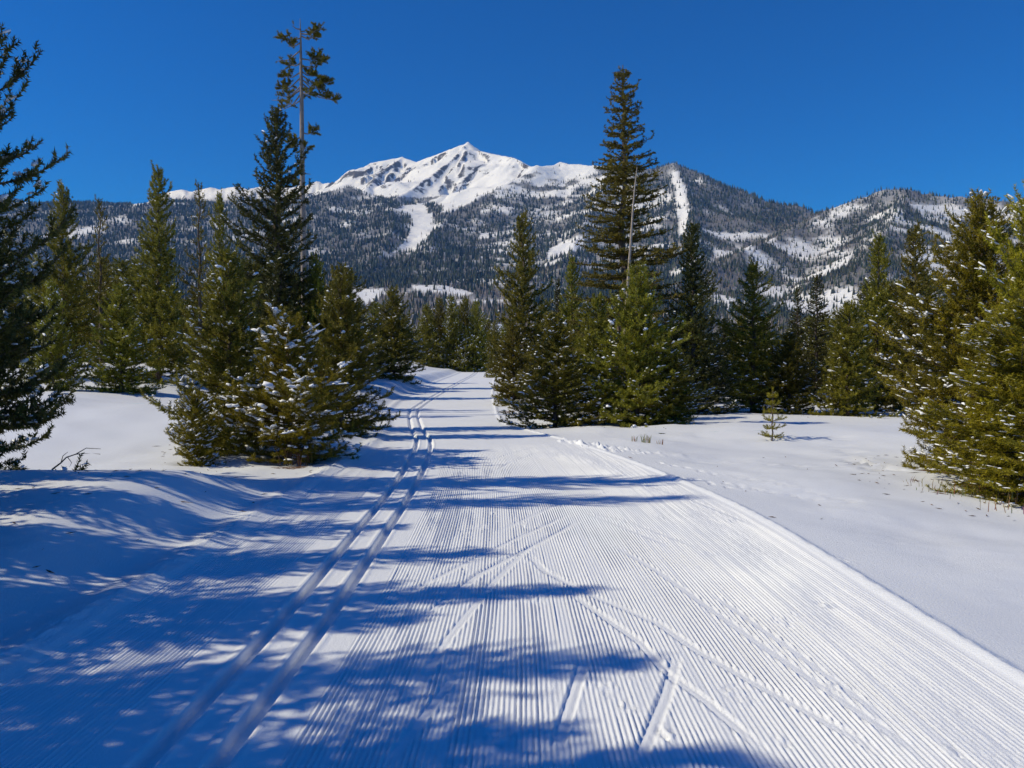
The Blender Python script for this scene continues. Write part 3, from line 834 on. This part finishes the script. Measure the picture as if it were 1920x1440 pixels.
TREES = []
ANCHORS, HIDDEN = [], []
def tree(key, px, d, top_py, width_px, label, group=None, rot=None, name='pine_tree', z0=None, seed=0, lean=0.0, sink=0.12, cat='tree', snow=True, short=None):
    P = PROTO[key]; r = random.Random(len(TREES) * 7 + seed)
    x = (px - CX) / F * d
    z = ground_z(x, d) if z0 is None else z0
    H = EYE + (HZ - top_py) / F * d - z
    W = width_px / F * d / 2
    o = bpy.data.objects.new(name, None); COL.objects.link(o)
    o.location = (x, d, z - sink); o.rotation_euler = (0, lean, r.uniform(0, 6.28) if rot is None else rot)
    o.scale = (W / P['R'], W / P['R'], (H + sink) / P['H'])
    tag(o, label, cat, group)
    for part in ('trunk', 'crown', 'snow'):
        if P[part] is not None and (part != 'snow' or snow):
            tag(link('snow_load' if part == 'snow' else part, P[part], o), kind='stuff' if part == 'snow' else None)
    TREES.append(o)
    if short: ANCHORS.append((px, short))
    elif group and 'pines' in group: HIDDEN.append((o, px, top_py))
    return o

def build_trees():
    GL, GR, GB = 'trees left of the trail', 'trees right of the trail', 'trees at the far end of the trail'
    # ---- left side
    tree('edge', -85, 10.0, -250, 320, 'big dark pine cut off by the left edge, branches reaching low over the snow', short='big left-edge pine', group=GL, rot=.6)
    tree('snowy', 540, 13.3, 566, 225, 'small pine with thick pillows of snow, nearest left of the ski ruts', GL, rot=1.0)
    tree('young_b', 430, 14.4, 455, 215, 'bushy olive pine directly behind the snow-laden small pine', short='bushy olive pine', group=GL, rot=2.0)
    tree('snowy', 366, 13.0, 725, 95, 'knee-high snowy pine at the left foot of the bushy olive pine', GL, rot=.2)
    tree('fir', 522, 20.5, 198, 185, 'tall dense dark fir standing left of the bare-trunked tall pine', short='tall dark fir', group=GL, name='fir_tree', rot=1.2)
    tree('young_c', 640, 18.0, 492, 150, 'dark snowy pine leaning over the left bank just behind the snow-laden pine', GL, rot=.9)
    tree('young_a', 592, 21.0, 470, 110, 'narrow dark pine between the tall fir and the left bank', short='narrow pine by the left bank', group=GL)
    tree('tall_a', 300, 25.5, 300, 125, 'tall pine with a pointed tip between the snow hill and the dark fir', short='tall point-tipped pine', group=GL)
    tree('tall_b', 122, 26.0, 336, 105, 'pointed pine rising left of the thin pale-needled pine', short='pointed pine on the left slope', group=GL)
    tree('thin', 190, 27.5, 365, 70, 'thin sparse pine with its trunk showing, on the left snow slope', short='thin sparse pine', group=GL)
    tree('thin', 376, 28.0, 335, 75, 'slim pine with upswept top in front of the far white hill', short='slim upswept pine', group=GL, rot=2.2)
    tree('tall_c', 414, 29.0, 350, 75, 'slim pine close to the left side of the dark fir', GL)
    tree('young_c', 228, 22.5, 530, 115, 'young snowy pine alone on the sunny left slope', GL, rot=.4)
    tree('young_b', 100, 22.0, 520, 85, 'frosted pine sapling beside the big pine at the left edge', GL, rot=3.0)
    tree('young_a', 738, 50.0, 533, 105, 'rounded pine left of the trail with shade across the track at its foot', short='rounded pine left of the trail', group=GL, rot=.7)
    tree('young_c', 705, 58.0, 565, 70, 'smaller pine tucked behind the rounded pine left of the trail', GL)
    tree('tall_c', 668, 46.0, 560, 75, 'pine between the rounded pine and the dark left stand', GL)
    # ---- far end of the trail
    for i, (px, tp, w, lab) in enumerate(((800, 568, 52, 'leftmost pine of the clump closing the end of the trail'), (824, 556, 46, 'second pine from the left in the clump at the trail end'),
                                          (848, 550, 50, 'tallest pine of the clump at the trail end, in its middle'), (872, 552, 52, 'broad pine right of the middle of the trail-end clump'),
                                          (893, 562, 46, 'rightmost pine of the clump closing the end of the trail'))):
        tree(('young_a', 'young_c', 'young_b', 'young_a', 'young_c')[i], px, 98 + 3 * (i % 2), tp, w * 1.25, lab, GB, rot=i * 1.1, short=('leftmost pine', 'second pine', 'tallest pine', 'broad pine', 'rightmost pine')[i] + ' of the trail-end clump')
    # ---- right side
    tree('young_a', 928, 74.0, 598, 44, 'small sunlit pine right of the trail at its far end', short='sunlit trail-end pine', group=GR)
    tree('tall_b', 980, 37.0, 390, 105, 'tall pointed pine standing alone above the right bend of the trail', short='tall pointed pine by the bend', group=GR, rot=2.6)
    tree('young_a', 962, 34.0, 600, 85, 'low pine at the foot of the tall pointed pine by the bend', GR, rot=1.1)
    tree('young_b', 1040, 22.0, 578, 165, 'bushy frosted pine at the right trail edge, nearest the bend', short='frosted pine nearest the bend', group=GR, rot=2.5)
    tree('young_c', 1195, 21.5, 490, 165, 'bushy frosted pine in front of the tall spruce', GR, rot=.8)
    tree('young_a', 1118, 23.5, 545, 125, 'green pine between the two frosted pines by the trail', short='green pine between frosted pines', group=GR, rot=2.0)
    tree('young_b', 1262, 21.5, 640, 120, 'low snowy pine at the foot of the dark pine right of the spruce', GR, rot=.3)
    tree('spruce', 1168, 27.0, 130, 182, 'very tall open spruce towering right of the peak', short='very tall spruce', group=GR, name='spruce_tree', rot=.5)
    tree('fir', 1297, 26.0, 414, 125, 'dark pointed fir right of the tall spruce', short='dark fir right of the spruce', group=GR, name='fir_tree', rot=2.9)
    tree('tall_c', 1072, 31.0, 470, 80, 'slender pine touching the left side of the tall spruce', GR)
    tree('small_spruce', 1046, 40.0, 520, 46, 'small black-green spruce in the gap left of the slender pine', GR, name='spruce_tree')
    tree('tall_c', 1412, 27.0, 482, 140, 'broad pine behind the little lone sapling', short='broad pine behind the sapling', group=GR, rot=1.4)
    tree('small_spruce', 1530, 34.0, 512, 85, 'pointed spruce right of the broad pine, taller of a pair', short='taller of the spruce pair', group=GR, name='spruce_tree')
    tree('small_spruce', 1494, 37.0, 535, 62, 'shorter spruce of the pair right of the broad pine', GR, name='spruce_tree', rot=1.0)
    tree('young_a', 1590, 25.0, 560, 130, 'brown-green bushy pine left of the big olive pines', short='brown-green bushy pine', group=GR, rot=1.9)
    tree('tall_a', 1645, 27.0, 428, 115, 'open-topped pine with trunk showing, left one of two by the snowy hill', short='left open-topped pine', group=GR, rot=.4)
    tree('tall_b', 1712, 26.0, 412, 115, 'open-topped pine with trunk showing, right one of two by the snowy hill', short='right open-topped pine', group=GR, rot=1.7)
    tree('young_c', 1480, 26.5, 620, 110, 'low dark pine between the broad pine and the spruce pair', GR)
    tree('olive', 1838, 14.2, 352, 275, 'big olive pine whose tip rises highest on the right', short='big olive pine', group=GR, rot=.3)
    tree('olive', 1925, 10.8, 540, 350, 'nearest olive pine at the right edge over bare needle litter', GR, rot=2.2)
    tree('olive', 1945, 13.0, 300, 235, 'olive pine cut off by the right edge of the picture', short='olive pine at the right edge', group=GR, rot=4.0)
    tree('sapling', 1449, 17.6, 724, 58, 'lone little sapling standing in open snow', GR, name='pine_sapling', rot=.5)
    # ---- stands behind: they look alike and hide one another
    r = random.Random(77)
    keys = ['tall_a', 'tall_b', 'young_a', 'young_c', 'young_b', 'small_spruce']
    for i in range(34):
        d = r.uniform(29, 56); px = -60 + 720 * (i + r.random()) / 34
        tree(r.choice(keys), px, d, r.uniform(470, 590), r.uniform(85, 140), 'dark pine deep in the stand left of the trail, half hidden by nearer trees', 'hidden pines of the left stand')
    for i in range(40):
        d = r.uniform(30, 60); px = 1000 + 1000 * (i + r.random()) / 40
        tree(r.choice(keys), px, d, r.uniform(560, 640) if px < 1600 else r.uniform(500, 600), r.uniform(80, 130), 'dark pine deep in the stand right of the trail, half hidden by nearer trees', 'hidden pines of the right stand')
    for i in range(22):
        d = r.uniform(108, 170); px = 640 + 330 * (i + r.random()) / 22
        tree(r.choice(keys[:5]), px, d, r.uniform(585, 630), r.uniform(40, 66), 'distant pine behind the clump at the trail end', 'distant pines beyond the trail', z0=1.0)
    buckets = {}
    for o, px, tp in HIDDEN:
        ax, sh = min(ANCHORS, key=lambda a: abs(a[0] - px))
        buckets.setdefault((sh, 'left' if px < ax else 'right', o['group']), []).append((tp, o))
    for (sh, side, gr), lst in buckets.items():
        lst.sort(key=lambda q: q[0]); n = len(lst)
        words = {1: [''], 2: ['taller ', 'shorter '], 3: ['tallest ', 'middle-height ', 'shortest ']}.get(n, [''] * n)
        for w_, (tp, o) in zip(words, lst):
            o['label'] = w_ + ('distant pine beyond the trail, ' if 'distant' in gr else 'half-hidden dark pine ') + 'just %s behind the %s' % (side, sh)
    # ---- pines beside the photographer: their shade lies across the near trail
    tips = ((2.56, 9.83, -8.0, .95), (.77, 5.77, -6.2, .85), (.95, 4.37, -6.0, .85), (1.2, 3.27, -5.6, .9), (.35, 3.5, -5.0, 1.0), (.0, 6.9, -6.6, .9), (-.5, 5.1, -5.3, .9), (-1.0, 8.0, -7.0, 1.0), (-1.6, 6.3, -6.2, .9))
    for i, (tx_, td_, x, W) in enumerate(tips):
        key, rt, dx, W = 'edge', i * 1.37, tx_ - x, W * .72
        d = td_ + dx * math.tan(math.radians(SUN_FWD)); H = dx / math.cos(math.radians(SUN_FWD)) * math.tan(math.radians(SUN_EL)) - ground_z(x, d)
        P = PROTO[key]
        o = bpy.data.objects.new('pine_tree', None); COL.objects.link(o)
        o.location = (x, d, ground_z(x, d)); o.rotation_euler = (0, 0, rt); o.scale = (W / P['R'], W / P['R'], H / P['H'])
        tag(o, 'pine out of view on the near left bank, shading the trail', 'tree', 'pines shading the near trail')
        for part in ('trunk', 'crown', 'snow'):
            tag(link('snow_load' if part == 'snow' else part, P[part], o), kind='stuff' if part == 'snow' else None)

def build_lone_pine():
    """tall bare-trunked pine with a ragged tufted top"""
    d = 27.0; p = Plant(91); r = p.r
    def pos(px, py): return np.array([(px - 565) / F * d, 0, EYE + (HZ - py) / F * d])
    x = (568 - CX) / F * d; gz = ground_z(x, d)
    stem = [pos(569, 760), pos(568, 560), pos(567, 400), pos(566, 300), pos(566, 200), pos(565, 120), pos(565, 75), pos(564, 42)]
    p.tube(stem, .10, [.115, .105, .095, .085, .070, .050, .030, .008], 9)
    # (row on trunk, reach px, rise px, tufts, needles?)
    br = [(62, -14, 4, 1, 0), (66, 12, 6, 1, 0), (74, 28, -2, 4, 1), (78, -30, -6, 4, 1), (70, 36, 6, 5, 1), (86, -22, -10, 3, 1), (100, -46, -18, 3, 0), (116, 32, 10, 6, 1), (124, -24, 0, 4, 1),
          (130, 44, 12, 6, 1), (138, 20, -8, 6, 1), (140, -34, -6, 5, 1), (146, 50, -14, 7, 1), (150, -46, -14, 6, 1), (152, 36, -22, 6, 1), (160, 58, -22, 8, 1), (166, -30, -24, 4, 1), (172, -62, -12, 3, 0),
          (176, 16, -6, 4, 1), (180, -38, -22, 3, 1), (192, -24, -10, 2, 0), (252, 22, 4, 4, 1), (258, -22, -8, 5, 1), (268, -12, -12, 4, 1), (276, 8, -6, 3, 1), (322, 16, -6, 0, 0), (345, -16, -2, 4, 1), (372, -20, 2, 3, 1), (410, 14, -8, 0, 0)]
    for (row, reach, rise, nt, leafy) in br:
        z0 = pos(565, row); dep = r.uniform(-.6, .6) * abs(reach) / F * d
        tip = z0 + np.array([reach / F * d, dep, rise / F * d])
        mid = (z0 + tip) / 2 + np.array([0, 0, -.10 * abs(reach) / 30])
        p.tube([z0, mid, tip], .030, .008, 5)
        for k in range(nt * (3 if leafy else 1)):
            s = r.uniform(.45, 1.0) if leafy else r.uniform(.7, 1)
            q = z0 * (1 - s) ** 2 + mid * 2 * s * (1 - s) + tip * s * s
            dv = np.array([r.uniform(-1, 1) + .5 * np.sign(reach), r.uniform(-1, 1), r.uniform(-.2, 1)]); dv /= np.linalg.norm(dv)
            e = q + dv * r.uniform(.10, .22)
            p.tube([q, (q + e) / 2, e], .007, .003, 3); p.axis(q + (e - q) * .35, e, 1.0)
            if leafy:
                for j in range(3):
                    dv2 = dv + np.array([r.uniform(-.9, .9), r.uniform(-.9, .9), r.uniform(-.4, .8)]); dv2 /= np.linalg.norm(dv2)
                    p.axis(e, e + dv2 * r.uniform(.08, .18))
    rs = np.random.RandomState(4)
    o = bpy.data.objects.new('pine_tree', None); COL.objects.link(o)
    o.location = (x, d, 0)
    tag(o, 'very tall thin pine with a long bare trunk and ragged tufted top', 'tree', 'trees left of the trail')
    link('trunk', tubes_mesh('lone_trunk', p.wood, M_PALEBARK), o)
    link('crown', needles_mesh('lone_crown', p.ax, 420, .075, .011, M_PINE, rs, (25, 85))[0], o)

def build_snag():
    d = 24.5
    def pos(px, py): return np.array([(px - CX) / F * d, 0, EYE + (HZ - py) / F * d])
    x, g = (1168 - CX) / F * d, 0
    pts = [pos(1166, 795), pos(1172, 600), pos(1178, 510), pos(1182, 450), pos(1185, 400), pos(1189, 350), pos(1193, 316)]
    tubes = [(pts, .07, [.062, .054, .046, .038, .030, .022, .010], 7)]
    r = random.Random(3)
    for k in range(9):
        t = r.uniform(.3, .9) * (len(pts) - 1); i = int(t); b = pts[i] + (pts[i + 1] - pts[i]) * (t - i)
        a = r.uniform(0, 6.28); L = r.uniform(.1, .3)
        tubes.append(([b, b + np.array([math.cos(a) * L * .5, math.sin(a) * L * .5, .03]), b + np.array([math.cos(a) * L, math.sin(a) * L, -.02])], .010, .003, 4))
    o = link('dead_tree', tubes_mesh('dead_tree', tubes, M_SNAG)); o.location = (0, d, 0)
    tag(o, 'leaning bleached dead trunk against the tall spruce', 'dead tree')

def build_grass():
    def tuft(px, py, z, n, h, spread, label, colr):
        x, d = px_ground(px, py, z); r = random.Random(int(px)); V, Fa, C = [], [], []
        for k in range(n):
            a = r.uniform(0, 6.28); q = spread * math.sqrt(r.random()); bx, by = math.cos(a) * q, math.sin(a) * q
            hh = h * r.uniform(.4, 1.1); lx, ly = r.uniform(-.45, .45) * hh, r.uniform(-.45, .45) * hh; w = .0035 + .003 * r.random()
            b = len(V); V += [(bx - w, by, -.03), (bx + w, by, -.03), (bx + lx * .4 + w * .8, by + ly * .4, hh * .6), (bx + lx * .4 - w * .8, by + ly * .4, hh * .6), (bx + lx, by + ly, hh)]
            Fa += [(b, b + 1, b + 2), (b, b + 2, b + 3), (b + 3, b + 2, b + 4)]
            c = [v * r.uniform(.6, 1.3) for v in colr]; C += [c] * 5
        o = link('dry_grass', mesh_np('dry_grass', np.array(V), np.array(Fa), M_GRASS, False, np.array(C)))
        o.location = (x, d, ground_z(x, d)); tag(o, label, 'grass', 'dry grass tufts')
    straw, rust = (.42, .31, .15), (.16, .085, .045)
    tuft(1212, 828, .05, 26, .20, .10, 'tuft of straw-coloured grass in the snow, tallest beside the trail edge', straw)
    tuft(1190, 827, .05, 14, .13, .09, 'short straw-coloured grass left of the tallest tuft', straw)
    tuft(1238, 830, .05, 8, .12, .10, 'few straw stalks right of the tallest grass tuft', straw)
    tuft(552, 872, .02, 30, .30, .30, 'rusty dead stalks at the foot of the snow-laden small pine', rust)
    tuft(1770, 905, .0, 34, .15, .6, 'dry grass on the bare litter under the nearest olive pine', straw)
    tuft(1850, 925, .0, 34, .15, .7, 'dry grass right of the trunk under the nearest olive pine', straw)

def build_deadwood():
    d = 10.2
    def pos(px, py, dy=0): return np.array([(px - CX) / F * d, dy, EYE + (HZ - py) / F * d])
    t = [([pos(86, 895), pos(96, 880), pos(112, 868), pos(122, 858), pos(140, 852), pos(170, 850), (pos(186, 852))], .014, .004, 5),
         ([pos(112, 868), pos(116, 855), pos(125, 848)], .007, .003, 4), ([pos(140, 852), pos(152, 842, .1), pos(172, 845, .2)], .007, .003, 4), ([pos(125, 858), pos(132, 868), pos(128, 876)], .006, .002, 4)]
    o = link('fallen_branch', tubes_mesh('fallen_branch', t, M_BARK)); o.location = (0, d, 0)
    tag(o, 'crooked dead branch poking out of the snow below the big left pine', 'branch')

def build_litter():
    """bark flakes, twigs and fallen needles lying on the snow near the trees"""
    r = random.Random(21); V, Fa, C = [], [], []
    spots = [(1885, 10.8, 2.0, 120), (1838, 14.2, 2.2, 80), (540, 13.3, 1.6, 70), (430, 14.4, 1.6, 40), (640, 18, 1.6, 40), (1040, 22, 1.8, 50), (1195, 21.5, 2.0, 60), (1590, 25, 2.0, 40), (1412, 27, 2.0, 40), (90, 10.0, 2.4, 70), (1300, 12, 4.0, 40), (200, 8.0, 2.5, 40)]
    for px, dd, rad, n in spots:
        for k in range(n):
            a, q = r.uniform(0, 6.28), rad * math.sqrt(r.random()); x, y = (px - CX) / F * dd + math.cos(a) * q, dd + math.sin(a) * q
            if float(left_x(y)) - .1 < x < float(right_x(y)) + .1: continue
            z = ground_z(x, y) + .006; L = r.uniform(.012, .06) * (1 + (r.random() < .1) * 2); t = r.uniform(0, 3.14); w = r.uniform(.002, .006); cx, cy = math.cos(t) * L, math.sin(t) * L
            b = len(V); V += [(x - cx, y - cy, z), (x + cy / L * w, y - cx / L * w, z + .008), (x + cx, y + cy, z + r.uniform(0, .012)), (x - cy / L * w, y + cx / L * w, z - .002)]
            Fa += [(b, b + 1, b + 2), (b, b + 2, b + 3), (b, b + 3, b + 1)]; c = r.uniform(.5, 1.4); C += [(.11 * c, .065 * c, .035 * c)] * 4
    o = link('needle_litter', mesh_np('needle_litter', np.array(V), np.array(Fa), M_GRASS, False, np.array(C)))
    tag(o, 'twigs and fallen needles scattered on the snow near the trees', 'litter', kind='stuff')

def build_cabin():
    """snow-roofed house glimpsed between the trees past the trail end"""
    d = 210.0; cx = (909 - CX) / F * d; z = EYE + (HZ - 640) / F * d
    o = bpy.data.objects.new('cabin', None); COL.objects.link(o); o.location = (cx, d, 1.0); o.rotation_euler = (0, 0, .5)
    tag(o, 'small snow-roofed cabin glimpsed between trees past the trail end', 'cabin')
    hw, hd, hh, rg = 4.5, 3.2, z - 1.0 + 2.2, 2.2
    wall = bark_material('cabin_timber', (.10, .07, .05), (.20, .14, .10), 2.0)
    V = np.array([(-hw, -hd, -1), (hw, -hd, -1), (hw, hd, -1), (-hw, hd, -1), (-hw, -hd, hh), (hw, -hd, hh), (hw, hd, hh), (-hw, hd, hh), (-hw, 0, hh + rg), (hw, 0, hh + rg)])
    link('wall', mesh_np('wall', V, np.array([(0, 1, 5), (0, 5, 4), (1, 2, 6), (1, 6, 5), (2, 3, 7), (2, 7, 6), (3, 0, 4), (3, 4, 7), (4, 8, 7), (5, 6, 9)]), wall), o)
    e = .6; t = .45
    R = []
    for zz in (0, t):
        R += [(-hw - e, -hd - e, hh - .4 + zz), (hw + e, -hd - e, hh - .4 + zz), (hw + e, 0, hh + rg + .05 + zz), (-hw - e, 0, hh + rg + .05 + zz), (hw + e, hd + e, hh - .4 + zz), (-hw - e, hd + e, hh - .4 + zz)]
    Q = [(0, 3, 2, 1), (3, 5, 4, 2), (6, 7, 8, 9), (9, 8, 10, 11), (0, 1, 7, 6), (4, 5, 11, 10), (1, 2, 8, 7), (2, 4, 10, 8), (0, 6, 9, 3), (3, 9, 11, 5)]
    link('roof', mesh_np('roof', np.array(R), np.array(Q), M_SNOWCAP), o)

def build_haze():
    me = bpy.data.meshes.new('haze')
    x, y0, y1, z0, z1 = 8200, -60, 7700, -8, 1560
    V = [(a, b, c) for c in (z0, z1) for b in (y0, y1) for a in (-x, x)]
    me.from_pydata(V, [], [(0, 2, 3, 1), (4, 5, 7, 6), (0, 1, 5, 4), (2, 6, 7, 3), (0, 4, 6, 2), (1, 3, 7, 5)])
    m, nt, out = nodes_of('haze')
    v = nd(nt, 'ShaderNodeVolumePrincipled', i_Density=HAZE)
    v.inputs['Color'].default_value = (.20, .46, 1.0, 1); v.inputs['Absorption Color'].default_value = (1, 1, 1, 1); v.inputs['Anisotropy'].default_value = 0.0
    nt.links.new(v.outputs[0], out.inputs['Volume'])
    me.materials.append(m)
    tag(link('haze', me), 'thin blue air over the valley', kind='stuff')
HAZE = 6.0e-5

import time
t0 = time.time()
build_ground(); print('ground', time.time() - t0)
build_mountain(); build_forest(); print('mountain', time.time() - t0)
build_protos(); print('protos', time.time() - t0)
build_trees(); build_lone_pine(); build_snag()
build_grass(); build_deadwood(); build_litter(); build_cabin()
build_haze()
print('tris', sum(sum(len(p.vertices) - 2 for p in m.polygons) if len(m.polygons) < 5 else len(m.loops) - 2 * len(m.polygons) for m in bpy.data.meshes), time.time() - t0)
